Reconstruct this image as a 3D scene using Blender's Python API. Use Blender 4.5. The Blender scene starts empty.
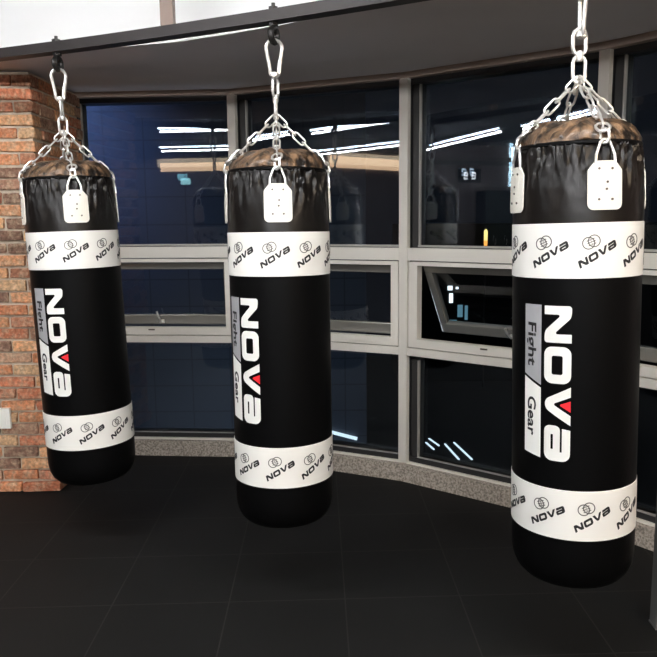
import bpy, bmesh, math, random
from mathutils import Vector, Matrix, noise
random.seed(7)
SC = bpy.context.scene
COL = SC.collection
R_ = math.radians
CZ = 1.51                       # eye height

# ------------------------------------------------------------------ materials
def newmat(name):
    m = bpy.data.materials.new(name); m.use_nodes = True
    return m, m.node_tree.nodes, m.node_tree.links, m.node_tree.nodes['Principled BSDF']

def mat(name, col, rough=.5, metal=0., bump=0., bscale=40., var=0., vscale=12., coat=0., spec=.5, detail=4):
    m, N, L, p = newmat(name)
    p.inputs['Base Color'].default_value = (*col, 1)
    p.inputs['Roughness'].default_value = rough
    p.inputs['Metallic'].default_value = metal
    p.inputs['Coat Weight'].default_value = coat
    p.inputs['Specular IOR Level'].default_value = spec
    tc = N.new('ShaderNodeTexCoord')
    if var > 0:
        n = N.new('ShaderNodeTexNoise'); n.inputs['Scale'].default_value = vscale; n.inputs['Detail'].default_value = detail
        L.new(tc.outputs['Object'], n.inputs['Vector'])
        r = N.new('ShaderNodeMapRange'); r.inputs['From Min'].default_value = .3; r.inputs['From Max'].default_value = .7
        r.inputs['To Min'].default_value = 1 - var; r.inputs['To Max'].default_value = 1 + var
        L.new(n.outputs['Fac'], r.inputs['Value'])
        v = N.new('ShaderNodeVectorMath'); v.operation = 'SCALE'; v.inputs[0].default_value = col
        L.new(r.outputs['Result'], v.inputs['Scale']); L.new(v.outputs['Vector'], p.inputs['Base Color'])
    if bump > 0:
        n = N.new('ShaderNodeTexNoise'); n.inputs['Scale'].default_value = bscale; n.inputs['Detail'].default_value = 4
        L.new(tc.outputs['Object'], n.inputs['Vector'])
        b = N.new('ShaderNodeBump'); b.inputs['Strength'].default_value = bump; b.inputs['Distance'].default_value = .01
        L.new(n.outputs['Fac'], b.inputs['Height']); L.new(b.outputs['Normal'], p.inputs['Normal'])
    return m

def emit(name, col, s):
    m = bpy.data.materials.new(name); m.use_nodes = True
    N = m.node_tree.nodes; N.clear()
    o = N.new('ShaderNodeOutputMaterial'); e = N.new('ShaderNodeEmission')
    e.inputs['Color'].default_value = (*col, 1); e.inputs['Strength'].default_value = s
    m.node_tree.links.new(e.outputs[0], o.inputs['Surface'])
    return m

def glass_mat():
    m = bpy.data.materials.new('window glass'); m.use_nodes = True
    N = m.node_tree.nodes; L = m.node_tree.links; N.clear()
    o = N.new('ShaderNodeOutputMaterial'); t = N.new('ShaderNodeBsdfTransparent'); g = N.new('ShaderNodeBsdfGlossy')
    t.inputs['Color'].default_value = (.88, .92, .95, 1)
    g.inputs['Roughness'].default_value = 0.0; g.inputs['Color'].default_value = (.92, .96, 1, 1)
    f = N.new('ShaderNodeFresnel'); f.inputs['IOR'].default_value = 1.7
    ge = N.new('ShaderNodeNewGeometry'); sb_ = N.new('ShaderNodeMath'); sb_.operation = 'SUBTRACT'; sb_.inputs[0].default_value = 1
    L.new(ge.outputs['Backfacing'], sb_.inputs[1]); ml = N.new('ShaderNodeMath'); ml.operation = 'MULTIPLY'
    L.new(f.outputs[0], ml.inputs[0]); L.new(sb_.outputs[0], ml.inputs[1])
    x = N.new('ShaderNodeMixShader')
    L.new(ml.outputs[0], x.inputs[0]); L.new(t.outputs[0], x.inputs[1]); L.new(g.outputs[0], x.inputs[2])
    L.new(x.outputs[0], o.inputs['Surface'])
    return m

def floor_mat():
    m, N, L, p = newmat('black rubber mats')
    tc = N.new('ShaderNodeTexCoord')
    mp = N.new('ShaderNodeMapping'); mp.inputs['Location'].default_value = (-.09, .21, 0)
    mp.inputs['Rotation'].default_value = (0, 0, R_(-2.2))
    L.new(tc.outputs['Object'], mp.inputs['Vector'])
    br = N.new('ShaderNodeTexBrick'); br.offset = 0; br.squash = 1
    br.inputs['Scale'].default_value = 1
    br.inputs['Brick Width'].default_value = .465; br.inputs['Row Height'].default_value = .42
    br.inputs['Mortar Size'].default_value = .003; br.inputs['Mortar Smooth'].default_value = .3
    br.inputs['Color1'].default_value = (.0058, .0056, .0053, 1); br.inputs['Color2'].default_value = (.0072, .0069, .0066, 1)
    br.inputs['Mortar'].default_value = (.022, .021, .019, 1)
    L.new(mp.outputs[0], br.inputs['Vector'])
    n = N.new('ShaderNodeTexNoise'); n.inputs['Scale'].default_value = 220; n.inputs['Detail'].default_value = 2
    L.new(tc.outputs['Object'], n.inputs['Vector'])
    n2 = N.new('ShaderNodeTexNoise'); n2.inputs['Scale'].default_value = 2.2; n2.inputs['Detail'].default_value = 5
    L.new(tc.outputs['Object'], n2.inputs['Vector'])
    r = N.new('ShaderNodeMapRange'); r.inputs['To Min'].default_value = .6; r.inputs['To Max'].default_value = 1.4
    L.new(n2.outputs['Fac'], r.inputs['Value'])
    v = N.new('ShaderNodeVectorMath'); v.operation = 'SCALE'
    L.new(br.outputs['Color'], v.inputs[0]); L.new(r.outputs[0], v.inputs['Scale']); L.new(v.outputs[0], p.inputs['Base Color'])
    b = N.new('ShaderNodeBump'); b.inputs['Strength'].default_value = .25; b.inputs['Distance'].default_value = .004
    L.new(n.outputs['Fac'], b.inputs['Height']); L.new(b.outputs['Normal'], p.inputs['Normal'])
    p.inputs['Roughness'].default_value = .7; p.inputs['Specular IOR Level'].default_value = .25
    return m

def brick_mat():
    m, N, L, p = newmat('old red brick')
    a = N.new('ShaderNodeAttribute'); a.attribute_name = 'brick_tone'; a.attribute_type = 'GEOMETRY'
    tc = N.new('ShaderNodeTexCoord')
    n = N.new('ShaderNodeTexNoise'); n.inputs['Scale'].default_value = 22; n.inputs['Detail'].default_value = 6; n.inputs['Roughness'].default_value = .7
    L.new(tc.outputs['Object'], n.inputs['Vector'])
    mx = N.new('ShaderNodeMix'); mx.data_type = 'RGBA'
    cr = N.new('ShaderNodeMapRange'); cr.inputs['From Min'].default_value = .46; cr.inputs['From Max'].default_value = .72
    cr.inputs['To Max'].default_value = .85
    L.new(n.outputs['Fac'], cr.inputs['Value']); L.new(cr.outputs[0], mx.inputs['Factor'])
    L.new(a.outputs['Color'], mx.inputs['A']); mx.inputs['B'].default_value = (.60, .45, .30, 1)
    n3 = N.new('ShaderNodeTexNoise'); n3.inputs['Scale'].default_value = 60; n3.inputs['Detail'].default_value = 4
    L.new(tc.outputs['Object'], n3.inputs['Vector'])
    r = N.new('ShaderNodeMapRange'); r.inputs['From Min'].default_value = .3; r.inputs['From Max'].default_value = .7
    r.inputs['To Min'].default_value = .6; r.inputs['To Max'].default_value = 1.4
    L.new(n3.outputs['Fac'], r.inputs['Value'])
    v = N.new('ShaderNodeVectorMath'); v.operation = 'SCALE'
    L.new(mx.outputs['Result'], v.inputs[0]); L.new(r.outputs[0], v.inputs['Scale']); L.new(v.outputs[0], p.inputs['Base Color'])
    b = N.new('ShaderNodeBump'); b.inputs['Strength'].default_value = .8; b.inputs['Distance'].default_value = .012
    L.new(n.outputs['Fac'], b.inputs['Height']); L.new(b.outputs['Normal'], p.inputs['Normal'])
    p.inputs['Roughness'].default_value = .9; p.inputs['Specular IOR Level'].default_value = .2
    return m

def granite_mat():
    m, N, L, p = newmat('speckled granite')
    tc = N.new('ShaderNodeTexCoord')
    n = N.new('ShaderNodeTexNoise'); n.inputs['Scale'].default_value = 90; n.inputs['Detail'].default_value = 3
    L.new(tc.outputs['Object'], n.inputs['Vector'])
    c = N.new('ShaderNodeValToRGB')
    c.color_ramp.elements[0].position = .36; c.color_ramp.elements[0].color = (.20, .175, .145, 1)
    c.color_ramp.elements[1].position = .62; c.color_ramp.elements[1].color = (.52, .46, .39, 1)
    L.new(n.outputs['Fac'], c.inputs['Fac']); L.new(c.outputs['Color'], p.inputs['Base Color'])
    p.inputs['Roughness'].default_value = .5
    return m

def facade_mat():
    m, N, L, p = newmat('blue facade panels')
    tc = N.new('ShaderNodeTexCoord')
    mp = N.new('ShaderNodeMapping'); mp.inputs['Rotation'].default_value = (R_(90), 0, 0); mp.inputs['Location'].default_value = (.02, .28, 0)
    L.new(tc.outputs['Object'], mp.inputs['Vector'])
    br = N.new('ShaderNodeTexBrick'); br.offset = 0
    br.inputs['Scale'].default_value = 1; br.inputs['Brick Width'].default_value = .43; br.inputs['Row Height'].default_value = .3
    br.inputs['Mortar Size'].default_value = .009; br.inputs['Mortar Smooth'].default_value = .4
    br.inputs['Color1'].default_value = (.058, .066, .088, 1); br.inputs['Color2'].default_value = (.063, .071, .093, 1)
    br.inputs['Mortar'].default_value = (.034, .039, .053, 1)
    L.new(mp.outputs[0], br.inputs['Vector']); L.new(br.outputs['Color'], p.inputs['Base Color'])
    p.inputs['Roughness'].default_value = .6
    return m

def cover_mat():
    # crinkled black vinyl; warm reflections painted in as brown and tan streaks
    m, N, L, p = newmat('crinkled vinyl with painted reflections')
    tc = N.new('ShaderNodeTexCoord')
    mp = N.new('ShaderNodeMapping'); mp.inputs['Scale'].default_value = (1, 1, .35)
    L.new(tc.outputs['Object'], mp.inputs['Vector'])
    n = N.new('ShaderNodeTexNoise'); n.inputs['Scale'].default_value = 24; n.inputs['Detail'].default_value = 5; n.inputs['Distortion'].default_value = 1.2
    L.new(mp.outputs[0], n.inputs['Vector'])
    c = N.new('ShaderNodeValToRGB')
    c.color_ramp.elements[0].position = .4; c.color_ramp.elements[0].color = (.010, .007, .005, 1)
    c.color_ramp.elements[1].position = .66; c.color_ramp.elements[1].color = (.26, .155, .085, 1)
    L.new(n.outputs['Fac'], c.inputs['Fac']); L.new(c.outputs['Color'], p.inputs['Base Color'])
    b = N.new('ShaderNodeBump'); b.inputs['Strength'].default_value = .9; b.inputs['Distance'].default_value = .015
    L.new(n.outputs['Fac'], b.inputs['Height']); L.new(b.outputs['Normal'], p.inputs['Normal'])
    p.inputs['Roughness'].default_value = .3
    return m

M = dict(
    vinyl=mat('black vinyl', (.0022, .0022, .0023), .42, bump=.05, bscale=60, spec=.09),
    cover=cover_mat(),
    gloss=mat('glossy crumpled vinyl', (.005, .0038, .003), .3, bump=.12, bscale=22, spec=.4),
    white=mat('white printed vinyl', (.86, .84, .78), .42, bump=.03, bscale=50),
    letter=mat('off-white print', (.84, .83, .78), .45),
    grey=mat('silver grey print', (.36, .36, .37), .45),
    black=mat('black print', (.008, .008, .008), .5),
    soft=mat('grey ring print', (.10, .095, .085), .5),
    red=mat('red print', (.75, .02, .03), .45),
    tag=mat('white leather tag', (.82, .785, .69), .4, bump=.02, bscale=40),
    rivet=mat('rivet', (.16, .14, .12), .4, .8),
    chrome=mat('bright zinc steel', (.88, .86, .82), .28, .75),
    steel=mat('dark painted steel', (.026, .021, .020), .5, .2, bump=.04, bscale=60, var=.15),
    bolt=mat('dark iron bolt', (.035, .033, .032), .4, .7),
    post=mat('brown painted steel', (.16, .11, .085), .45, .2),
    greypost=mat('grey painted steel', (.16, .16, .155), .5, .1),
    soffit=mat('grey plaster', (.74, .70, .69), .8, bump=.03, bscale=8, var=.04, vscale=2),
    white_wall=mat('white plaster', (.85, .85, .84), .8, bump=.02, bscale=20),
    ceil=mat('dark grey ceiling', (.10, .10, .11), .8),
    back=mat('dark brown wall', (.30, .25, .24), .7, var=.1, vscale=3),
    alu=mat('warm grey aluminium', (.74, .71, .645), .42, .1, bump=.01),
    darkalu=mat('charcoal aluminium', (.035, .035, .036), .32, .3),
    olive=mat('olive grey aluminium', (.34, .33, .30), .27, .6),
    bead=mat('glazing bead', (.42, .41, .38), .4, .3),
    brown=mat('brown trim', (.42, .33, .27), .5),
    granite=granite_mat(), floor=floor_mat(), brick=brick_mat(), facade=facade_mat(), glass=glass_mat(),
    mortar=mat('brick mortar', (.52, .43, .33), .95, bump=.6, bscale=60, var=.25, vscale=20),
    plate=mat('white plastic', (.90, .88, .80), .35),
    asphalt=mat('asphalt', (.02, .02, .022), .9),
    darkb=mat('dark building wall', (.008, .008, .009), .8),
    led=emit('cool LED tube', (.93, .96, 1.0), 42),
    near=emit('near LED tube', (.97, .98, 1.0), 62),
    rear=emit('added rear fill tube', (.98, .98, 1.0), 125),  # for the added rear rows only
    warm=emit('warm LED tube', (1.0, .78, .55), 60),
    peach=emit('warm cove light', (1.0, .66, .40), 5.5),
    cyan=emit('cyan LED', (.72, .92, 1.0), 12),
    street=emit('street light strip', (.85, .95, 1.0), 1.1),
    litw=emit('lit window white', (.85, .95, 1.0), 1.6),
    litc=emit('lit window cyan', (.35, .75, .95), .22),
    lito=emit('orange lamp', (1.0, .35, .06), 1.6),
    litc2=emit('cyan lit sign', (.45, .95, 1.0), 4.5), lockerd=mat('dark green door', (.03, .045, .04), .4),
    lity=emit('yellow lamp', (1.0, .72, .22), 1.5),
    digit=emit('clock digit', (.9, .95, 1.0), 8),
)

# ------------------------------------------------------------------ mesh builder
class MB:
    def __init__(self): self.bm = bmesh.new()
    def box(self, x0, x1, y0, y1, z0, z1, bev=0.):
        r = bmesh.ops.create_cube(self.bm, size=1)
        vs = r['verts']
        for v in vs:
            v.co = Vector(((x0 + x1) / 2 + v.co.x * (x1 - x0), (y0 + y1) / 2 + v.co.y * (y1 - y0), (z0 + z1) / 2 + v.co.z * (z1 - z0)))
        if bev > 0:
            es = list({e for v in vs for e in v.link_edges})
            bmesh.ops.bevel(self.bm, geom=es, offset=bev, segments=2, profile=.6, affect='EDGES')
        return self
    def tube(self, path, r, n=8, closed=False, caps=True):
        P = [Vector(p) for p in path]; m = len(P); rings = []
        prev = None
        for i in range(m):
            if closed: t = P[(i + 1) % m] - P[i - 1]
            else: t = P[min(i + 1, m - 1)] - P[max(i - 1, 0)]
            t.normalize()
            if prev is None:
                a = Vector((0, 0, 1)) if abs(t.z) < .9 else Vector((1, 0, 0))
                u = t.cross(a).normalized()
            else:
                u = (prev - t * prev.dot(t)).normalized()
            prev = u; w = t.cross(u)
            rr = r[i] if isinstance(r, (list, tuple)) else r
            rings.append([self.bm.verts.new(P[i] + rr * (math.cos(2 * math.pi * k / n) * u + math.sin(2 * math.pi * k / n) * w)) for k in range(n)])
        for i in range(m if closed else m - 1):
            A, B = rings[i], rings[(i + 1) % m]
            off = 0
            if closed and i == m - 1:
                off = min(range(n), key=lambda o: (A[0].co - B[o].co).length)
            for k in range(n):
                self.bm.faces.new((A[k], A[(k + 1) % n], B[(k + 1 + off) % n], B[(k + off) % n]))
        if not closed and caps:
            self.bm.faces.new(rings[0][::-1]); self.bm.faces.new(rings[-1])
        return self
    def lathe(self, prof, n=64, fn=None, cx=0, cy=0):
        rings = []
        for (r, z) in prof:
            if r < 1e-5: rings.append([self.bm.verts.new((cx, cy, z))])
            else:
                ring = []
                for k in range(n):
                    a = 2 * math.pi * k / n
                    rr, zz = (r, z) if fn is None else fn(r, z, a)
                    ring.append(self.bm.verts.new((cx + rr * math.cos(a), cy + rr * math.sin(a), zz)))
                rings.append(ring)
        for A, B in zip(rings, rings[1:]):
            if len(A) == 1 and len(B) == 1: continue
            for k in range(n):
                k2 = (k + 1) % n
                if len(A) == 1: self.bm.faces.new((A[0], B[k2], B[k]))
                elif len(B) == 1: self.bm.faces.new((A[k], A[k2], B[0]))
                else: self.bm.faces.new((A[k], A[k2], B[k2], B[k]))
        return self
    def prism(self, pts, z0, z1, axis='z'):
        lo = [self.bm.verts.new((x, y, z0)) for x, y in pts]; hi = [self.bm.verts.new((x, y, z1)) for x, y in pts]
        n = len(pts)
        self.bm.faces.new(lo[::-1]); self.bm.faces.new(hi)
        for i in range(n): self.bm.faces.new((lo[i], lo[(i + 1) % n], hi[(i + 1) % n], hi[i]))
        return self
    def build(self, name, m, parent=None, smooth=False, loc=None):
        bmesh.ops.recalc_face_normals(self.bm, faces=self.bm.faces[:])
        me = bpy.data.meshes.new(name); self.bm.to_mesh(me); self.bm.free()
        me.materials.append(m)
        if smooth:
            for p in me.polygons: p.use_smooth = True
            me.set_sharp_from_angle(angle=R_(40))
        o = bpy.data.objects.new(name, me); COL.objects.link(o)
        if parent: o.parent = parent
        if loc: o.location = loc
        return o

def tag(o, label, cat, group=None, kind=None):
    o['label'] = label; o['category'] = cat
    if group: o['group'] = group
    if kind: o['kind'] = kind
    return o
def empty(name, loc=(0, 0, 0), rz=0):
    o = bpy.data.objects.new(name, None); o.empty_display_size = .1; COL.objects.link(o)
    o.location = loc; o.rotation_euler = (0, 0, rz)
    return o
def copy_tree(o, parent=None):
    c = o.copy(); COL.objects.link(c)
    if parent: c.parent = parent
    for ch in list(o.children): copy_tree(ch, c)
    return c
def struct(o, label=None, cat=None):
    o['kind'] = 'structure'
    if label: o['label'] = label; o['category'] = cat
    return o

# ------------------------------------------------------------------ flat print shapes
def shape_mesh(loops):
    """loops: list of closed 2D outlines (holes included) -> filled mesh data"""
    cu = bpy.data.curves.new('tmp', 'CURVE'); cu.dimensions = '2D'; cu.fill_mode = 'BOTH'
    for lp in loops:
        s = cu.splines.new('POLY'); s.points.add(len(lp) - 1); s.use_cyclic_u = True
        for pt, (x, y) in zip(s.points, lp): pt.co = (x, y, 0, 1)
    o = bpy.data.objects.new('tmp', cu); me = bpy.data.meshes.new_from_object(o)
    bpy.data.objects.remove(o); bpy.data.curves.remove(cu)
    return me
def text_mesh(txt, size, bold=0., sx=1.):
    cu = bpy.data.curves.new('tmp', 'FONT'); cu.body = txt; cu.size = size; cu.offset = bold
    o = bpy.data.objects.new('tmp', cu); me = bpy.data.meshes.new_from_object(o)
    bpy.data.objects.remove(o); bpy.data.curves.remove(cu)
    if sx != 1.:
        for v in me.vertices: v.co.x *= sx
    return me
def wrap(bm, fn, R, step=.008):
    """bm holds flat points (s along the bag's girth in metres, z); bend it on to radius R"""
    fn and fn(bm)
    xs = [v.co.x for v in bm.verts]
    a, b = min(xs), max(xs)
    x = math.floor(a / step) * step + step
    while x < b:
        bmesh.ops.bisect_plane(bm, geom=bm.verts[:] + bm.edges[:] + bm.faces[:], plane_co=(x, 0, 0), plane_no=(1, 0, 0))
        x += step
    for v in bm.verts:
        ph = v.co.x / R
        v.co = Vector((R * math.sin(ph), -R * math.cos(ph), v.co.y))
def print_obj(name, meshes, R, m, parent):
    """meshes: list of (mesh, 2x3 affine) in (s, z) space"""
    bm = bmesh.new()
    for me, A in meshes:
        b2 = bmesh.new(); b2.from_mesh(me)
        for v in b2.verts:
            x, y = v.co.x, v.co.y
            v.co = Vector((A[0] * x + A[1] * y + A[2], A[3] * x + A[4] * y + A[5], 0))
        tmp = bpy.data.meshes.new('tmp'); b2.to_mesh(tmp); b2.free(); bm.from_mesh(tmp); bpy.data.meshes.remove(tmp)
    wrap(bm, None, R)
    me = bpy.data.meshes.new(name)
    for f in bm.faces:
        c = f.calc_center_median(); f.normal_update()
        if f.normal.x * c.x + f.normal.y * c.y < 0: f.normal_flip()
    # a film of ink-and-vinyl thickness
    r = bmesh.ops.extrude_face_region(bm, geom=bm.faces[:])
    for v in [g for g in r['geom'] if isinstance(g, bmesh.types.BMVert)]:
        l = math.hypot(v.co.x, v.co.y); v.co.x *= (l + .0008) / l; v.co.y *= (l + .0008) / l
    bm.to_mesh(me); bm.free(); me.materials.append(m)
    o = bpy.data.objects.new(name, me); COL.objects.link(o); o.parent = parent
    return o
def rpoly(pts, n=6):
    """polygon with rounded corners: pts = (x, y, r)"""
    out = []; m = len(pts)
    for i in range(m):
        x, y, r = pts[i]; p = Vector((x, y)); a = Vector(pts[i - 1][:2]) - p; b = Vector(pts[(i + 1) % m][:2]) - p
        if r <= 0: out.append((x, y)); continue
        an = a.normalized(); bn = b.normalized()
        ang = an.angle(bn); d = min(r / math.tan(ang / 2), a.length * .49, b.length * .49); rr = d * math.tan(ang / 2)
        c = p + (an + bn).normalized() * (rr / math.sin(ang / 2))
        v0 = p + an * d - c; v1 = p + bn * d - c
        t0 = math.atan2(v0.y, v0.x); dt = math.atan2(v1.y, v1.x) - t0
        dt = (dt + math.pi) % (2 * math.pi) - math.pi
        for k in range(n + 1):
            t = t0 + dt * k / n; out.append((c.x + rr * math.cos(t), c.y + rr * math.sin(t)))
    return out
# the four letters, in their own frame: advance x 0..157, height y 0..27
GLY_N = [rpoly([(0, 0, 0), (8.5, 0, 0), (8.5, 17.5, 1.5), (24.5, .8, 9), (30.5, 0, 3), (36.5, 0, 4.5), (36.5, 27, 0), (28, 27, 0), (28, 9.5, 1.5), (12, 26.2, 9), (6.5, 27, 3), (0, 27, 4.5)])]
GLY_O = [rpoly([(40.5, 0, 8), (77.5, 0, 8), (77.5, 27, 8), (40.5, 27, 8)]), rpoly([(49.5, 7.8, 2), (68.5, 7.8, 2), (68.5, 18.8, 2), (49.5, 18.8, 2)])]
GLY_V = [rpoly([(80.5, 27, 0), (94, 1.2, 8), (103.5, 1.2, 8), (119.5, 27, 0), (109.5, 27, 0), (98.5, 9, 1.5), (90.5, 27, 0)])]
GLY_T = [rpoly([(94.5, 27, 0), (99, 15.5, 1), (105.8, 27, 0)])]
GLY_A = [rpoly([(120.5, .6, 6), (157, .6, 8), (157, 27, 8), (124.3, 27, 1), (123.2, 18.9, 0), (147.5, 18.9, 0), (147.5, 16.9, 0), (120.5, 16.9, 5)]),
         rpoly([(129.4, 7.4, .8), (145, 7.4, .8), (145, 10, .8), (129.4, 10, .8)])]

# ------------------------------------------------------------------ punching bags
RB = .198
Z0 = .318                         # bag underside
def make_bag():
    root = empty('punching_bag')
    def wr(r, z, a):
        # gathered, crumpled vinyl near the shoulder
        w = max(0., min(1., (z - 1.56) / .12)); p = Vector((math.cos(a) * 3.2, math.sin(a) * 3.2, z * 7))
        d = noise.noise(p * 1.6) * .009 + noise.noise(p * 4) * .004
        q = max(0, 1 - abs(z - 1.45) / 2) * noise.noise(Vector((math.cos(a) * 1.2, math.sin(a) * 1.2, z * 2))) * .0012
        w2 = 0 if z < 1.5 else 1
        return r + w * d + q * w2, z
    prof = [(0, Z0), (.09, Z0 + .001), (.135, Z0 + .006), (.162, Z0 + .018), (.180, Z0 + .038), (.191, Z0 + .064), (.196, Z0 + .095), (RB - .0012, Z0 + .14)]
    z = Z0 + .2
    while z < 1.45: prof.append((RB - .0012, z)); z += .06
    prof += [(RB - .0012, 1.475), (RB - .006, 1.49)]
    def wr0(r, z, a):
        p = Vector((math.cos(a) * 5.2, math.sin(a) * 5.2, z * 7 + 1.6 * math.sin(a * 4)))
        f = abs(noise.noise(p * 1.25)) ; g = abs(noise.noise(p * 2.6 + Vector((7, 1, 2))))
        w = max(0., min(1., (z - 1.50) / .20)) ** 1.6
        return r + w * (.006 - f * .026 - g * .014), z
    ps = [(RB - .0055, 1.476), (RB - .001, 1.479)]
    for k in range(30):
        z_ = 1.482 + k * .00775; ps.append((RB - .001 - max(0, z_ - 1.58) * .085, z_))
    ps += [(.182, 1.714), (.174, 1.716)]
    MB().lathe(ps, 192, wr0).build('shoulder_wrap', M['gloss'], root, True)
    b = MB().lathe(prof, 128, wr).build('bag_body', M['vinyl'], root, True)
    def wr2(r, z, a):
        p = Vector((math.cos(a) * 4, math.sin(a) * 4, z * 9)); k = min(1, r / .1)
        return r + (noise.noise(p * 2.2) * .008) * k, z + (noise.noise(p * 1.5 + Vector((5, 3, 1))) * .010 + .006 * math.sin(a * 4 + 1.0)) * k
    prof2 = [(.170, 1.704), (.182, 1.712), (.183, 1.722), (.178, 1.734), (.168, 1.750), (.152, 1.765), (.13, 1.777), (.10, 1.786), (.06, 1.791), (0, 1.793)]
    c = MB().lathe(prof2, 96, wr2).build('top_cover', M['cover'], root, True); c['label'] = 'crinkled top cover with warm reflections painted in brown'
    s = MB().lathe([(.1855, 1.703), (.1885, 1.706), (.1885, 1.713), (.1855, 1.716), (.178, 1.714), (.178, 1.705), (.1855, 1.703)], 96).build('rim_cord', M['vinyl'], root, True)
    # white bands with the repeated emblem
    WS = .125 / 157
    for zlo, zhi in ((1.317, 1.480), (.508, .668)):
        band = MB().lathe([(RB - .0015, zlo), (RB + .0006, zlo + .001), (RB + .0006, zhi - .001), (RB - .0015, zhi)], 128).build('white_band', M['white'], root, True)
        band['label'] = 'white band printed with black lettering'
        zc = (zlo + zhi) / 2; th = R_(30); ca, sa = math.cos(th), math.sin(th)
        words = []; rings = []
        glm = [shape_mesh(g) for g in (GLY_N, GLY_O, GLY_V, GLY_A)]
        def circ(cx, cy, r, n=28): return [(cx + r * math.cos(2 * math.pi * k / n), cy + r * math.sin(2 * math.pi * k / n)) for k in range(n)]
        r1 = shape_mesh([circ(-.0085, 0, .0185), circ(-.0085, 0, .0155)]); r2 = shape_mesh([circ(.0085, 0, .0185), circ(.0085, 0, .0155)])
        bars = [shape_mesh([[(x0, y - .0012), (x1, y - .0012), (x1, y + .0012), (x0, y + .0012)]]) for y in (-.0075, 0, .0075) for x0, x1 in ((-.012, -.002), (.002, .012))]
        bars.append(shape_mesh([[(-.0008, -.011), (.0008, -.011), (.0008, .011), (-.0008, .011)]]))
        wx, wz = .019, zc - .010; hs = WS * 1.15
        for g in glm:
            words.append((g, (ca * WS, -sa * hs * .55, wx - ca * 78.5 * WS + sa * 13.5 * hs * .55, sa * WS, ca * hs, wz - sa * 78.5 * WS - ca * 13.5 * hs)))
        t2 = R_(22); c2, s2 = math.cos(t2), math.sin(t2)
        for g in [r1, r2] + bars:
            rings.append((g, (c2, -s2, -.001, s2, c2, zc + .025)))
        w0 = print_obj('band_lettering', words, RB + .0008, M['black'], band)
        e0 = print_obj('ring_emblem', rings, RB + .0008, M['soft'], band)
        for k in range(9):
            for o0 in (w0, e0):
                o = o0 if k == 0 else copy_tree(o0, band)
                o.rotation_euler = (0, 0, R_(10 + 40 * k))
    # the tall lettering, reading downwards
    zt = 1.2362; ka = .478 / 157; kb = .0815 / 27; sb = R_(-28.6) * RB
    A = (0, kb, sb, -ka, 0, zt)
    for nm, gl, m, lab in (('letter_n', GLY_N, 'letter', 'white letter N'), ('letter_o', GLY_O, 'letter', 'white letter O'), ('letter_v', GLY_V, 'letter', 'white letter V'),
                           ('letter_a', GLY_A, 'letter', 'white letter a'), ('triangle_mark', GLY_T, 'red', 'red triangle in the V')):
        o = print_obj(nm, [(shape_mesh(gl), A)], RB + .0004, M[m], root); o['label'] = lab
    g1 = [[(-.5, 0), (70.5, 0), (80.5, 15), (-.5, 15)]]; g2 = [[(73.5, 0), (152.5, 0), (156, 15), (83.5, 15)]]
    s1 = R_(-49.8) * RB; kb2 = (R_(-31.8) * RB - s1) / 15
    A2 = (0, kb2, s1, -ka, 0, zt)
    st = print_obj('grey_stripe', [(shape_mesh(g1), A2)], RB + .0004, M['grey'], root); st['label'] = 'grey half of the stripe'
    sw = print_obj('white_stripe', [(shape_mesh(g2), A2)], RB + .0004, M['letter'], root); sw['label'] = 'white half of the stripe'
    def small(txt, a0, a1, par):
        me = text_mesh(txt, 1, .019)
        xs = [v.co.x for v in me.vertices]; x0, x1 = min(xs), max(xs)
        k = (a1 - a0) / (x1 - x0); ky = 7.4 / .7
        for v in me.vertices: v.co = Vector((a0 + (v.co.x - x0) * k + .10 * v.co.y * 8, 3.3 + v.co.y * ky, 0))
        print_obj('stripe_lettering', [(me, A2)], RB + .0013, M['black'], par)
    small('Fight', 17.5, 62, st); small('Gear', 94, 134.5, sw)
    # hanging tags, loops and chains
    def link_path(L, W, n=5):
        r = W / 2; h = L / 2 - r; p = []
        for k in range(n + 1): t = math.pi * k / n; p.append((r * math.cos(t), h + r * math.sin(t)))
        for k in range(n + 1): t = math.pi + math.pi * k / n; p.append((r * math.cos(t), -h + r * math.sin(t)))
        return p
    def add_link(mb, c, d, side, L, W, wire):
        d = d.normalized(); side = (side - d * side.dot(d)).normalized()
        mb.tube([c + side * x + d * y for x, y in link_path(L, W)], wire, 7, True)
    apex = Vector((0, 0, 1.918))
    for k, a in enumerate((20, 110, 200, 293)):
        ph = R_(a); er = Vector((math.sin(ph), -math.cos(ph), 0)); et = Vector((math.cos(ph), math.sin(ph), 0))
        # tag plate bent round the bag
        out = rpoly([(-.050, 1.515, .018), (.050, 1.515, .018), (.050, 1.628, .01), (.030, 1.654, .006), (-.030, 1.654, .006), (-.050, 1.628, .01)])
        bm = bmesh.new(); me = shape_mesh([out]); bm.from_mesh(me); s_ = ph * RB
        for v in bm.verts: v.co.x += s_
        wrap(bm, None, RB, .01)
        for v in bm.verts:
            z = v.co.z; rr = RB + .004 - max(0, z - 1.60) * .10
            l = math.hypot(v.co.x, v.co.y); v.co.x *= rr / l; v.co.y *= rr / l
        r = bmesh.ops.extrude_face_region(bm, geom=bm.faces[:])
        for v in [g for g in r['geom'] if isinstance(g, bmesh.types.BMVert)]:
            v.co += Vector((v.co.x, v.co.y, 0)).normalized() * .004
        bmesh.ops.recalc_face_normals(bm, faces=bm.faces[:])
        me = bpy.data.meshes.new('strap_tag'); bm.to_mesh(me); bm.free(); me.materials.append(M['tag'])
        t = bpy.data.objects.new('strap_tag', me); COL.objects.link(t); t.parent = root; t['label'] = 'white riveted strap tag'
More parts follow.
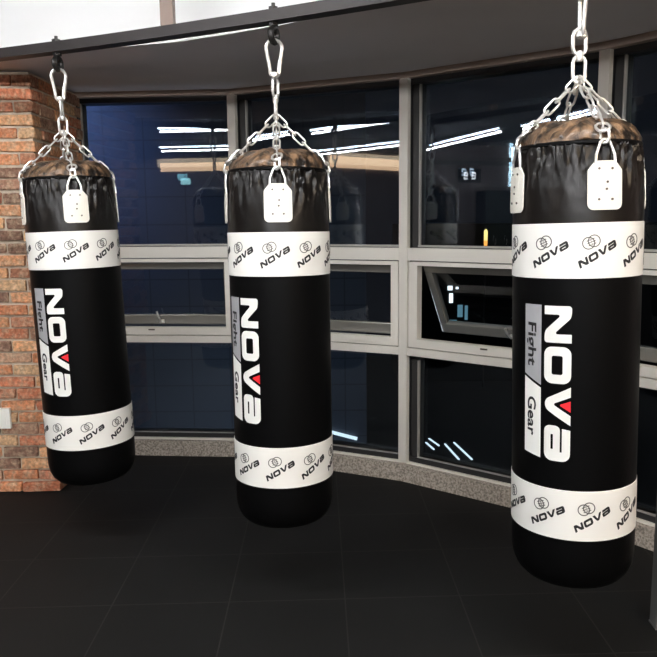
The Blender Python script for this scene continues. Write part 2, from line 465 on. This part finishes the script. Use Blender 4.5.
        for sx, z in ((-.019, 1.632), (.019, 1.632), (.004, 1.594), (.002, 1.574), (-.019, 1.545), (.019, 1.545)):
            f = ph + sx / RB; rr = RB + .008 - max(0, z - 1.60) * .10
            e = Vector((math.sin(f), -math.cos(f), 0)); rv = MB()
            rv.tube([e * rr + Vector((0, 0, z)), e * (rr + .0025) + Vector((0, 0, z))], .0036, 10)
            rv.build('rivet', M['rivet'], t, True)
        # steel loop above the tag
        rr = RB + .003
        lp = MB(); pts = [(-.029, 1.646, rr - .002), (-.027, 1.672, rr - .003), (-.014, 1.706, rr - .006), (-.006, 1.714, rr - .007), (.006, 1.714, rr - .007), (.014, 1.706, rr - .006), (.027, 1.672, rr - .003), (.029, 1.646, rr - .002)]
        lp.tube([er * q + et * s + Vector((0, 0, z)) for s, z, q in pts], .0042, 8)
        lp.build('tag_loop', M['chrome'], root, True)
        start = er * .172 + Vector((0, 0, 1.752)); vec = apex - start; n = 5; L = vec.length / n
        ch = MB()
        for j in range(n):
            c0 = start + vec * ((j + .5) / n); sd = et if j % 2 else vec.cross(et)
            add_link(ch, c0, vec, sd, L + .011, .0235, .0037)
        # shackle curled round the loop
        add_link(ch, start + Vector((0, 0, -.002)) + er * .004, Vector((er.x, er.y, -.6)), et * .8 + er * .45, .048, .036, .0048)
        add_link(ch, start + Vector((0, 0, -.028)) + er * .019, Vector((er.x * .25, er.y * .25, -1)), et * .5 + er * .6, .042, .026, .0046)
        ch.build('chain', M['chrome'], root, True)
    tl = MB(); add_link(tl, Vector((0, 0, 1.945)), Vector((0, 0, 1)), Vector((1, 0, 0)), .080, .038, .0058)
    tl.build('hanging_link', M['chrome'], root, True)
    swv = MB(); swv.lathe([(0, 1.968), (.009, 1.969), (.011, 1.976), (.011, 1.992), (.008, 2.0), (0, 2.001)], 14)
    swv.build('swivel', M['chrome'], root, True)
    t2 = MB(); add_link(t2, Vector((0, 0, 2.026)), Vector((0, 0, 1)), Vector((1, 0, 0)), .076, .040, .0060)
    t2.build('upper_link', M['chrome'], root, True)
    return root
BAGS = [ # X, Y at eye level, dz, tilt x, tilt y, turn, label, link turns
    (.7285, 2.3122, .018, -.0200, .0100, 2.5, 'black and white punching bag hanging nearest, rightmost of three', (17, 17)),
    (-.2623, 2.8575, -.012, -.0040, .0150, -20, 'black and white punching bag hanging in the middle of three', (105, 80)),
    (-1.2434, 3.3248, -.008, -.0280, .0050, -13.5, 'black and white punching bag hanging beside the brick pillar', (40, 95))]
proto = make_bag()
for i, (X, Y, dz, tx, ty, turn, lab, lk) in enumerate(BAGS):
    o = proto if i == 0 else copy_tree(proto)
    tag(o, lab, 'punching bag', 'hanging punching bags')
    ax = Vector((tx, ty, 1)).normalized(); q = Vector((0, 0, 1)).rotation_difference(ax)
    mrot = q.to_matrix() @ Matrix.Rotation(math.atan2(-X, Y) + R_(turn), 3, 'Z')
    o.rotation_euler = mrot.to_euler()
    # the root stays at floor height below the bag axis; its parts carry their heights
    o.location = (X - tx * CZ, Y - ty * CZ, dz)
    for ch in o.children:
        n = ch.name.split('.')[0]
        if n in ('hanging_link', 'upper_link'): ch.rotation_euler = (0, 0, R_(lk[0] if n == 'hanging_link' else lk[1]))

# snap hooks
def make_hook():
    root = empty('snap_hook'); H = []
    for k in range(13):
        t = R_(-20 + 220 * k / 12); H.append((.030 * math.cos(t), .103 + .031 * math.sin(t)))
    path = [(.0165, .012), (.0175, .030), (.021, .052), (.0255, .074)] + H + [(-.0255, .074), (-.021, .052), (-.0175, .030), (-.0165, .012), (-.010, .002), (0, -.001), (.010, .002)]
    MB().tube([(x, 0, z) for x, z in path], .0068, 8, True).build('hook_body', M['chrome'], root, True)
    MB().tube([(.0168, 0, .020), (.0185, 0, .040), (.023, 0, .062)], .0082, 8).build('gate', M['chrome'], root, True)
    MB().lathe([(0, -.006), (.009, -.005), (.017, .0), (.017, .012), (.009, .018), (0, .018)], 14).build('collar', M['chrome'], root, True)
    return root
hk = make_hook()
HOOKS = [((.7235, 2.316, 2.058), 88, 'steel snap hook holding the nearest bag, seen edge-on at the top'),
         ((-.2655, 2.864, 2.052), 8, 'steel snap hook holding the middle punching bag'),
         ((-1.262, 3.327, 2.046), 20, 'steel snap hook holding the bag by the brick pillar')]
for i, (loc, rz, lab) in enumerate(HOOKS):
    o = hk if i == 0 else copy_tree(hk)
    o.location = loc; o.rotation_euler = (0, 0, R_(rz)); tag(o, lab, 'hook', 'snap hooks of the punching bags')

# ------------------------------------------------------------------ rail, posts
pts = [(h[0][0], h[0][1]) for h in HOOKS]
def rail_y(x):
    (x0, y0), (x1, y1), (x2, y2) = pts
    return y0 * (x - x1) * (x - x2) / ((x0 - x1) * (x0 - x2)) + y1 * (x - x0) * (x - x2) / ((x1 - x0) * (x1 - x2)) + y2 * (x - x0) * (x - x1) / ((x2 - x0) * (x2 - x1))
rail = empty('steel_rail', (-.2655, 2.864, 2.248))
tag(rail, 'dark steel hanging rail running overhead above the punching bags', 'rail')
bm = bmesh.new(); rings = []
N_ = 40
for k in range(N_ + 1):
    x = -2.55 + 4.2 * k / N_; y = rail_y(x); d = Vector((.01, rail_y(x + .01) - y, 0)).normalized(); n = Vector((-d.y, d.x, 0))
    c = Vector((x, y, 0))
    rings.append([bm.verts.new(c + n * a * .030 + Vector((0, 0, 2.248 + b)) - rail.location) for a, b in ((-1, 0), (1, 0), (1, .042), (-1, .042))])
for A, B in zip(rings, rings[1:]):
    for k in range(4): bm.faces.new((A[k], A[(k + 1) % 4], B[(k + 1) % 4], B[k]))
bm.faces.new(rings[0]); bm.faces.new(rings[-1][::-1])
mb = MB(); mb.bm.free(); mb.bm = bm
mb.build('rail_bar', M['steel'], rail)
for loc, rz, lab in HOOKS:
    p = Vector(loc) - rail.location; rr = R_(rz + 60)
    z = 2.203 - rail.location.z
    e = MB(); ex = Vector((math.cos(rr), math.sin(rr), 0))
    e.tube([Vector((p.x, p.y, z)) + ex * (.025 * math.cos(t * math.pi / 8)) + Vector((0, 0, .025 * math.sin(t * math.pi / 8))) for t in range(16)], .0125, 8, True)
    e.tube([(p.x, p.y, z + .030), (p.x, p.y, z + .115)], .0075, 10)
    e = e.build('eye_bolt', M['bolt'], rail, True)
    for za, zb in ((.042, .056), (-.012, 0)):
        nt = MB(); nt.tube([(p.x, p.y, za), (p.x, p.y, zb)], .019, 6); nt.build('nut', M['bolt'], e)
x = -.712; y = rail_y(x)
po = MB().box(-.026, .026, -.026, .026, 0, .70, .002)
po = po.build('hanger_post', M['post'], None, loc=(x, y, 2.29)); tag(po, 'brown steel post rising from the overhead rail to the ceiling', 'post')
gp = empty('rack_upright', (1.168, 2.52, 0)); tag(gp, 'grey steel upright at the right edge of the floor', 'post')
MB().box(-.03, .03, -.03, .03, 0.006, 3.0, .003).build('upright_tube', M['greypost'], gp)
MB().box(-.032, .032, -.032, .032, 0, .006).build('base_plate', M['greypost'], gp)

# ------------------------------------------------------------------ room shell
FP = [(-1.662, 4.6248), (-.687, 4.551), (.326, 4.088), (1.189, 3.440), (1.86, 2.592)]
ZT, Z1, Z2, ZG = 2.268, 1.356, .7455, .112
SOF = 2.30
struct(MB().prism([(-9.7, -9.2), (5.2, -9.2), (5.2, 2.4), (1.95, 2.66), (1.27, 3.51), (.38, 4.17), (-.66, 4.63), (-1.6, 4.70), (-9.7, 4.9)], -.1, 0).build('floor', M['floor']), 'black rubber mat floor with thin seams', 'floor')
struct(MB().box(-9.7, 5.2, -9.2, 5.2, 3.0, 3.1).build('ceiling', M['ceil']), 'dark ceiling above the room', 'ceiling')
struct(MB().box(-9.7, 5.2, -9.2, -9.0, 0, 3.0).build('wall_back', M['back']), 'dark brown wall behind the camera', 'wall')
struct(MB().box(-9.7, -9.5, -9.0, 5.0, 0, 3.0).build('wall_left', M['back']), 'dark brown wall at far left of the room', 'wall')
struct(MB().box(5.0, 5.2, -9.0, 5.0, 0, 3.0).build('wall_right', M['back']), 'dark brown wall at far right of the room', 'wall')
struct(MB().box(-9.5, -1.80, 4.66, 4.9, 0, 3.0).build('wall_front', M['back']), 'dark wall beyond the brick pillar', 'wall')
struct(MB().prism([(1.86, 2.592), (5.0, 2.2), (5.0, 2.4), (1.95, 2.66)], 0, 3.0).build('wall_front_right', M['back']), 'dark wall right of the windows', 'wall')
# lowered bulkhead: white fascia above the rail, grey soffit under it
fr = [(x, rail_y(x) + d) for x, d in ((-9.4, 0), (-2.6, 0), (-2, .15), (-1.5, .17), (-1.0, .225), (-.757, .262), (-.5, .255), (-.25, .232), (0, .19), (.5, .15), (1.0, .12), (1.6, .10))]
fr[0] = (-9.4, 4.05); fr[1] = (-2.6, 4.03); fr[2] = (-2.0, rail_y(-2.0) + .15)
outer = [(1.98, 2.70), (1.30, 3.53), (.40, 4.20), (-.66, 4.68), (-1.6, 4.75), (-9.4, 4.8)]
so = MB().prism([(x, y + .012) for x, y in fr] + [(2.1, 1.762)] + outer, SOF, SOF + .02).build('ceiling_soffit', M['soffit'])
struct(so, 'grey lowered soffit in front of the windows', 'soffit')
inner = [(x + .004, y + .0115) for x, y in fr]
struct(MB().prism(fr + [(2.1, 1.75), (2.104, 1.7615)] + inner[::-1], SOF - .002, 3.0).build('trim_fascia', M['white_wall']), 'white fascia of the bulkhead above the rail', 'fascia')

# brick pillar: every brick bevelled, with its own tone, on a mortar core
def brick_pillar():
    root = empty('wall_pillar', (-1.645, 3.94, 0)); struct(root, 'old red brick pillar at the left of the windows', 'pillar')
    px0, px1, py0, py1 = -3.2, -1.645, 3.94, 4.66
    core = MB().box(px0 + .012 + 1.645, px1 - .012 + 1.645, py0 + .012 - 3.94, py1 - 3.94, 0, SOF - .006); core.build('mortar', M['mortar'], root)
    bm = bmesh.new(); lay = bm.verts.layers.float_color.new('brick_tone')
    tones = [(.40, .155, .075), (.44, .18, .085), (.36, .125, .065), (.50, .26, .13), (.47, .29, .16), (.30, .13, .075), (.24, .13, .085), (.42, .17, .10), (.46, .22, .11), (.33, .19, .12), (.17, .095, .065)]
    H = .0672; L = .205
    def one(x0, x1, y0, y1, z0, z1):
        j = lambda s=.0045: random.uniform(-s, s)
        r = bmesh.ops.create_cube(bm, size=1); vs = r['verts']
        for v in vs:
            c = v.co
            v.co = Vector(((x1 if c.x > 0 else x0) + j(), (y1 if c.y > 0 else y0) + j(), (z1 if c.z > 0 else z0) + j()))
        es = list({e for v in vs for e in v.link_edges})
        rb = bmesh.ops.bevel(bm, geom=es, offset=random.uniform(.004, .009), segments=2, profile=.6, affect='EDGES')
        t = random.choice(tones); k = random.uniform(1.15, 1.55)
        for v in {v for f in rb['faces'] for v in f.verts}: v[lay] = (t[0] * k, t[1] * k, t[2] * k, 1)
    z = .004; row = 0
    while z + H < SOF + .03:
        z1 = min(z + H - .0125, SOF - .008); off = (0 if row % 2 else .10)
        x = px1
        first = True
        while x > px0:
            w = (.10 if (first and row % 2) else L) + random.uniform(-.012, .012)
            xx = max(px0, x - w)
            b = random.uniform(0, .008); e = 0
            if row == 0: e = .018
            one(xx + .011 + 1.645, x + (e if first else 0) + random.uniform(-.004, .004) * first + 1.645, -b - e, .10, z, z1)
            first = False
            x = xx
        y = 4.04 + (.0 if row % 2 else .0)
        first = True
        while y < py1 - .02:
            w = (.10 if (first and row % 2 == 0) else L) + random.uniform(-.01, .01); yy = min(py1, y + w)
            one(-.10, random.uniform(0, .008), y - 3.94 + .011 - (.10 if False else 0), yy - 3.94, z, z1)
            first = False; y = yy
        z += H; row += 1
    bmesh.ops.recalc_face_normals(bm, faces=bm.faces[:])
    me = bpy.data.meshes.new('brickwork'); bm.to_mesh(me); bm.free(); me.materials.append(M['brick'])
    o = bpy.data.objects.new('brickwork', me); COL.objects.link(o); o.parent = root
brick_pillar()
ws = empty('wall_switch', (-1.918, 3.926, .434)); tag(ws, 'small white plate fixed low on the brick pillar', 'wall plate')
MB().box(-.041, .041, -.010, .012, -.058, .058, .003).build('cover_plate', M['plate'], ws)
MB().box(-.022, .022, -.013, -.009, -.034, .034, .001).build('rocker', M['plate'], ws)

# ------------------------------------------------------------------ windows
def window(i):
    a = Vector(FP[i]); b = Vector(FP[i + 1]); v = b - a; L = v.length; ang = math.atan2(v.y, v.x)
    w = empty('window_%d' % (i + 1), (a.x, a.y, 0), ang)
    struct(w, ['leftmost window bay, beside the brick pillar', 'second window bay from left, behind the middle bag', 'window bay with an opened awning sash', 'rightmost window bay, behind the nearest bag'][i], 'window')
    x0 = .012 if i == 0 else .0275; x1 = L - .0275
    # front caps of the mullions and transoms
    f = MB()
    if i == 0: f.box(.0, .012, -.006, .03, ZG, ZT, .002)
    else: f.box(-.0275, .0275, -.012, .02, ZG, ZT, .002)
    f.build('mullion', M['alu' if i else 'darkalu'], w)
    if i == 3: MB().box(L - .03, L + .03, -.012, .02, ZG, ZT, .002).build('mullion', M['alu'], w)
    d = MB(); d.box((-.024 if i else 0), (.024 if i else .012), .021, .13, ZG, ZT)
    d.box(x0, x1, .021, .13, ZT - .028, ZT); d.box(x0, x1, .021, .13, ZG, ZG + .03)
    d.box(x0, x1, .021, .13, Z1 - .06, Z1 - .004); d.box(x0, x1, .021, .13, Z2 + .004, Z2 + .06)
    if i == 3: d.box(L - .025, L + .025, .021, .13, ZG, ZT)
    d.build('dark_frame', M['darkalu'], w)
    MB().box(x0, x1, -.008, .02, Z1 - .070, Z1, .002).build('transom', M['alu'], w)
    MB().box(x0, x1, -.008, .02, Z2, Z2 + .045, .002).build('transom', M['alu'], w)
    bx0 = x0 + (.052 if i else .006); bx1 = x1 - .004
    # fixed panes above and below, framed dark with a slim bead
    for z0, z1 in ((Z1, ZT), (ZG, Z2)):
        lo = z0 + (.014 if z0 > 1 else .03)
        g = MB()
        g.box(x0 + .004, bx0, .034, .10, lo, z1 - .028)
        g.box(x0 + .004, x1 - .001, .034, .10, z0 + .001, lo); 
        g.build('casement', M['darkalu'], w)
        bd = MB(); bd.box(bx0 - .003, bx0 + .003, .028, .05, lo, z1 - .03, .001)
        bd.box(bx0 - .004, x1 - .002, .024, .05, lo - .010, lo + .001, .001)
        bd.build('glazing_bead', M['bead'], w)
        for k, dy in enumerate((.062, .084)):
            p = MB(); p.box(-(bx1 - bx0) / 2, (bx1 - bx0) / 2, -.0005, .0005, -(z1 - .026 - lo) / 2, (z1 - .026 - lo) / 2)
            p = p.build('glass_pane', M['glass'], w, loc=((bx0 + bx1) / 2, dy, (z1 - .026 + lo) / 2))
            if k: p.rotation_euler = (R_(.22), 0, R_(.16))
    # awning row: pale sub-frame, olive sash hinged at the top
    t0, t1 = Z1 - .076, Z2 + .050
    s = MB(); sx = .055
    s.box(x0 + .006, x0 + .006 + sx, -.004, .05, t1 + .048, t0 - .022, .002); s.box(x1 + .004 - sx, x1 - .006, -.004, .05, t1 + .048, t0 - .022, .002)
    s.box(x0 + .006, x1 - .006, -.004, .05, t0 - .022, t0, .002); s.box(x0 + .006, x1 - .006, -.004, .05, t1, t1 + .048, .002)
    s.build('sub_frame', M['alu'], w)
    ox0, ox1, oz0, oz1 = x0 + .064, x1 - .054, t1 + .052, t0 - .030
    h = oz1 - oz0 + (.062 if i == 2 else 0)
    sash = MB(); fw = .045 if i == 2 else .020
    sash.box(ox0, ox1, 0, .04, -.040, 0, .004); sash.box(ox0, ox1, 0, .04, -h, -h + .066, .006)
    sash.box(ox0, ox0 + fw, 0, .04, -h + .066, -.040, .004); sash.box(ox1 - fw, ox1, 0, .04, -h + .066, -.040, .004)
    sash = sash.build('sash', M['olive'], w, loc=(0, .055, oz1))
    sash.rotation_euler = (R_([5, 3, 30, 4][i]), 0, 0)
    MB().box(ox0 + fw - .004, ox1 - fw + .004, .02, .021, -h + .062, -.038).build('sash_glass', M['glass'], sash)
    hx = (ox0 + ox1) / 2 + [-.03, 0, .0, 0][i]
    hd = MB(); hd.box(hx - .016, hx + .016, -.008, 0, -h + .010, -h + .034, .002)
    hd.tube([(hx, -.008, -h + .022), (hx, -.026, -h + .026), (hx - .012, -.034, -h + .06), (hx - .022, -.030, -h + .095)], [.006, .006, .0055, .007], 8)
    hd.build('sash_handle', M['chrome'], sash, True)
    ct = MB(); ct.box(hx - .06, hx - .02, -.010, -.004, t1 + .030, t1 + .038); ct.build('striker', M['rivet'], w)
for i in range(4): window(i)
# granite kerb and head trim, following the bays
def offs(d):
    out = []; n_ = []
    for i in range(len(FP) - 1):
        v = (Vector(FP[i + 1]) - Vector(FP[i])).normalized(); n_.append(Vector((v.y, -v.x)))
    for i, p in enumerate(FP):
        a = n_[max(0, i - 1)]; b = n_[min(i, len(n_) - 1)]; m = (a + b).normalized()
        out.append(tuple(Vector(p) + m * d / max(.5, m.dot(a))))
    return out
def strip(name, d0, d1, z0, z1, m, lab, cat):
    A, B = offs(d0), offs(d1)
    o = MB().prism(A + B[::-1], z0, z1).build(name, M[m]); return struct(o, lab, cat)
strip('trim_kerb', .030, -.14, 0, ZG - .012, 'granite', 'speckled granite kerb under the windows', 'kerb')
strip('trim_sill', -.004, -.16, ZG - .012, ZG, 'alu', 'metal sill strip on the granite kerb', 'sill')
strip('trim_head', .020, -.16, ZT, SOF, 'brown', 'brown head trim above the windows', 'trim')

# ------------------------------------------------------------------ room lamps
LAMPS = 'linear ceiling lamps in the room'
def beside_wall():
    ex = empty('exit_sign', (EXS[0], -8.99, EXS[1])); tag(ex, 'small pale cyan lit sign high on the back wall', 'sign')
    MB().box(-.14, .14, 0, .05, -.09, .09, .004).build('sign_case', M['darkalu'], ex)
    MB().box(-.13, .13, .05, .056, -.08, .08).build('lit_panel', M['litc2'], ex)
    lk = empty('locker', (-9.49, -1.51, 0)); tag(lk, 'tall dark locker cabinet against the far left wall', 'cabinet')
    MB().box(0, .45, -.38, .38, 0, 2.08, .004).build('locker_body', M['darkalu'], lk)
    for k in range(3):
        y0 = -.375 + k * .252
        d = MB().box(.451, .465, y0, y0 + .245, .04, 2.05, .003).build('locker_door', M['lockerd'], lk)
        MB().box(.465, .485, y0 + .03, y0 + .045, 1.0, 1.12, .002).build('door_handle', M['chrome'], d)
    ck = empty('wall_clock', (-9.495, -.97, 2.39)); tag(ck, 'dark digital clock with two glowing white figures on the left wall', 'clock')
    MB().box(0, .03, -.25, .25, -.14, .14, .004).build('clock_case', M['darkalu'], ck)
    seg = {'9': 'abcdfg', '8': 'abcdefg'}
    for ch, yc in (('9', .0875), ('8', -.0875)):
        m = MB(); w, h, t = .07, .058, .014
        # the figures face into the room (+x); reading direction runs along +y
        for q in seg[ch]:
            y0, y1, z0, z1 = {'a': (-w, w, h - t, h + t), 'g': (-w, w, -t, t), 'd': (-w, w, -h - t, -h + t), 'f': (-w - t, -w + t, 0, h), 'b': (w - t, w + t, 0, h), 'e': (-w - t, -w + t, -h, 0), 'c': (w - t, w + t, -h, 0)}[q]
            m.box(.0305, .033, yc + y0 * .5, yc + y1 * .5, z0, z1)
        m.build('clock_figure', M['digit'], ck)
def lamp(x0, x1, y, z, m, lab, wd=.03, drop=True):
    r = empty('linear_lamp', ((x0 + x1) / 2, y, z)); tag(r, lab, 'lamp', LAMPS); h = (x1 - x0) / 2
    MB().box(-h, h, -wd / 2 - .01, wd / 2 + .01, .03, .06, .003).build('lamp_housing', M['white_wall'], r)
    MB().box(-h + .01, h - .01, -wd / 2, wd / 2, 0, .03, .004).build('lamp_tube', M[m], r)
    c = MB()
    for s in (-1, 1): c.tube([(s * h * .7, 0, .06), (s * h * .7, 0, 3.0 - z)], .003, 6)
    c.build('suspension_wire', M['bolt'], r)
lamp(-3.80, -2.3, -1.68, 2.85, 'led', 'suspended tube lamp behind the camera, nearer of the middle pair')
lamp(-5.00, -3.3, -4.6, 2.85, 'led', 'suspended tube lamp behind the camera, farther of the middle pair')
lamp(-5.95, -3.95, -.15, 2.85, 'led', 'suspended tube lamp left of the camera')
lamp(-9.3, -6.25, .06, 2.85, 'led', 'long suspended tube lamp near the left wall')
lamp(-8.9, -6.1, -2.55, 2.85, 'led', 'long suspended tube lamp behind, near the left wall')
lamp(-2.1, -.3, -1.68, 2.38, 'rear', 'added fill tube behind the camera, right of the nearer pair')  # from here two added rows, unseen in the glass: frontal fill for the mullions
lamp(.1, 2.0, -1.68, 2.38, 'rear', 'added fill tube behind the camera, in line with the right bag')
lamp(2.5, 4.4, -1.68, 2.38, 'warm', 'added warm fill tube behind the camera, far right')
lamp(-3.1, -1.0, -4.6, 2.38, 'rear', 'added fill tube far behind the camera, left of centre')
lamp(-.6, 1.6, -4.6, 2.38, 'rear', 'added fill tube far behind the camera, centre')
lamp(2.1, 4.3, -4.6, 2.38, 'warm', 'added warm fill tube far behind the camera, right')
lamp(-3.0, -.8, 1.75, 2.86, 'near', 'suspended tube lamp over the floor before the bags', .08)
lamp(-.5, 1.4, 1.1, 2.86, 'near', 'suspended tube lamp above the camera', .08)
lamp(1.9, 3.6, .2, 2.86, 'warm', 'warm suspended tube lamp right of the camera', .08)
EXS = (-6.18, 2.53)
beside_wall()
cv = MB().box(-.03, 0, -1.15, 1.15, -.13, .13); cv = cv.build('cove_light', M['peach'], loc=(-9.46, -4.6, 2.82)); tag(cv, 'warm glowing cove panel high on the far left wall', 'lamp', 'warm cove panels')
cv = MB().box(-1.0, 1.0, 0, .03, -.105, .105); cv = cv.build('cove_light', M['peach'], loc=(-5.85, -9.0, 2.89)); tag(cv, 'warm glowing cove panel high on the back wall', 'lamp', 'warm cove panels')
cy = MB().box(0, .04, -.03, .03, -.5, .5); cy = cy.build('upright_light', M['cyan'], loc=(-9.5, -1.95, 2.48)); tag(cy, 'upright cyan white light strip on the left wall', 'lamp')
struct(MB().box(-9.5, -9.45, -2.1, 1.5, 2.60, 2.68).build('trim_rail', M['greypost']), 'grey trim rail on the left wall', 'trim')

# ------------------------------------------------------------------ outside, at night
fc = MB().box(-7.0, .22, 0, .3, -3.2, 6.5).build('building_facade', M['facade'], loc=(0, 8.0, 0)); tag(fc, 'dark blue panelled wall of the neighbouring building outside', 'building')
gd = MB().box(-12, 14, 5.0, 24, -3.1, -3.0).build('ground', M['asphalt']); struct(gd, 'dark asphalt far below the windows', 'ground')
def gl(p, q, lab):
    p = Vector(p); q = Vector(q); c = (p + q) / 2; d = q - p
    o = MB().box(-d.length / 2, d.length / 2, -.016, .016, 0, .02).build('pavement_light', M['street'], loc=(c.x, c.y, -3.0))
    o.rotation_euler = (0, 0, math.atan2(d.y, d.x)); tag(o, lab, 'light', 'light strips in the pavement outside')
WL0, WL1 = (-.20, 7.975, -.864), (.11, 7.975, -.949)
gl((1.605, 14.30), (1.713, 13.84), 'short pale light strip low in the opened bay, leftmost')
gl((1.697, 14.57), (1.844, 14.09), 'short pale light strip low in the opened bay, second from left')
gl((1.978, 14.19), (2.113, 13.22), 'long pale light strip low in the opened bay, third from left')
gl((2.175, 14.29), (2.359, 13.22), 'long pale light strip low in the opened bay, nearest the right bag')
wl = MB().tube([WL0, WL1], .02, 8).build('wall_light', M['street']); tag(wl, 'pale tilted light strip on the blue facade beside the middle bag', 'light')
db = empty('distant_building', (4, 20, -3.0)); tag(db, 'dark distant building with a few lit windows, seen through the opened sash', 'building')
MB().box(-2.6, 8, 0, 2, 0, 4.4).build('facade', M['darkb'], db)
for x, z, w_, h_, m in ((2.872, -.36, .13, .12, 'litw'), (3.066, -.36, .07, .06, 'litw'), (2.903, -.64, .10, .26, 'litw'), (3.159, -1.0, .14, .34, 'litc'), (3.33, -1.05, .08, .4, 'litc'), (2.97, -1.3, .2, .1, 'litc')):
    MB().box(-w_ / 2, w_ / 2, -.03, .01, -h_ / 2, h_ / 2).build('lit_window', M[m], db, loc=(x - 4, 0, z + 3.0))
ol = empty('beacon_lamp', (3.70, 19.3, 1.22)); tag(ol, 'small orange lamp glowing above the middle transom, left of the nearest bag', 'lamp')
MB().lathe([(0, -.5), (.05, -.5), (.05, -.42), (0, -.42)], 12).build('lamp_base', M['bolt'], ol)
MB().lathe([(0, -.42), (.045, -.42), (.048, -.26), (0, -.26)], 12).build('lower_glass', M['lito'], ol)['label'] = 'orange lower glass'
MB().lathe([(0, -.26), (.048, -.26), (.05, -.02), (.03, .02), (0, .04)], 12).build('upper_glass', M['lity'], ol)['label'] = 'yellow upper glass'
MB().tube([(0, 0, -4.22), (0, 0, -.5)], .02, 8).build('lamp_stem', M['bolt'], ol)

# unseen spotlight added to wash the blue wall
la = bpy.data.lights.new('added_wall_spot', 'SPOT'); la.energy = 290; la.color = (.36, .50, 1.0); la.spot_size = R_(62); la.spot_blend = 1; la.shadow_soft_size = .2
lo = bpy.data.objects.new('added_wall_spot', la); COL.objects.link(lo); lo.location = (-4.0, 6.3, 3.4)
lo.rotation_euler = (Vector((-3.1, 8, 2.4)) - Vector(lo.location)).to_track_quat('-Z', 'Y').to_euler()

lb = bpy.data.lights.new('added_wall_fill', 'POINT'); lb.energy = 34; lb.color = (.72, .83, 1.0); lb.shadow_soft_size = .3  # unseen point light added to brighten the lower blue wall
lbo = bpy.data.objects.new('added_wall_fill', lb); COL.objects.link(lbo); lbo.location = (-1.6, 5.6, -1.2)
wd = bpy.data.worlds.new('night'); SC.world = wd; wd.use_nodes = True
bg = wd.node_tree.nodes['Background']; bg.inputs['Color'].default_value = (.10, .12, .17, 1); bg.inputs['Strength'].default_value = .035

# ------------------------------------------------------------------ camera
p_, r_ = R_(8.476036), R_(-.452404)
r0 = Vector((1, 0, 0)); u0 = Vector((0, math.sin(p_), math.cos(p_))); F = Vector((0, math.cos(p_), -math.sin(p_)))
rv = math.cos(r_) * r0 + math.sin(r_) * u0; uv = -math.sin(r_) * r0 + math.cos(r_) * u0
cam = bpy.data.cameras.new('camera'); cam.sensor_width = 36; cam.lens = 39.6975; cam.shift_x = -.02752; cam.clip_start = .02
co = bpy.data.objects.new('camera', cam); COL.objects.link(co)
mw = Matrix((( rv.x, uv.x, -F.x, 0), (rv.y, uv.y, -F.y, 0), (rv.z, uv.z, -F.z, CZ), (0, 0, 0, 1)))
co.matrix_world = mw
SC.camera = co
vs = SC.view_settings
vs.view_transform = 'Standard'; vs.look = 'None'; vs.exposure = .5; vs.gamma = 1; vs.use_curve_mapping = False
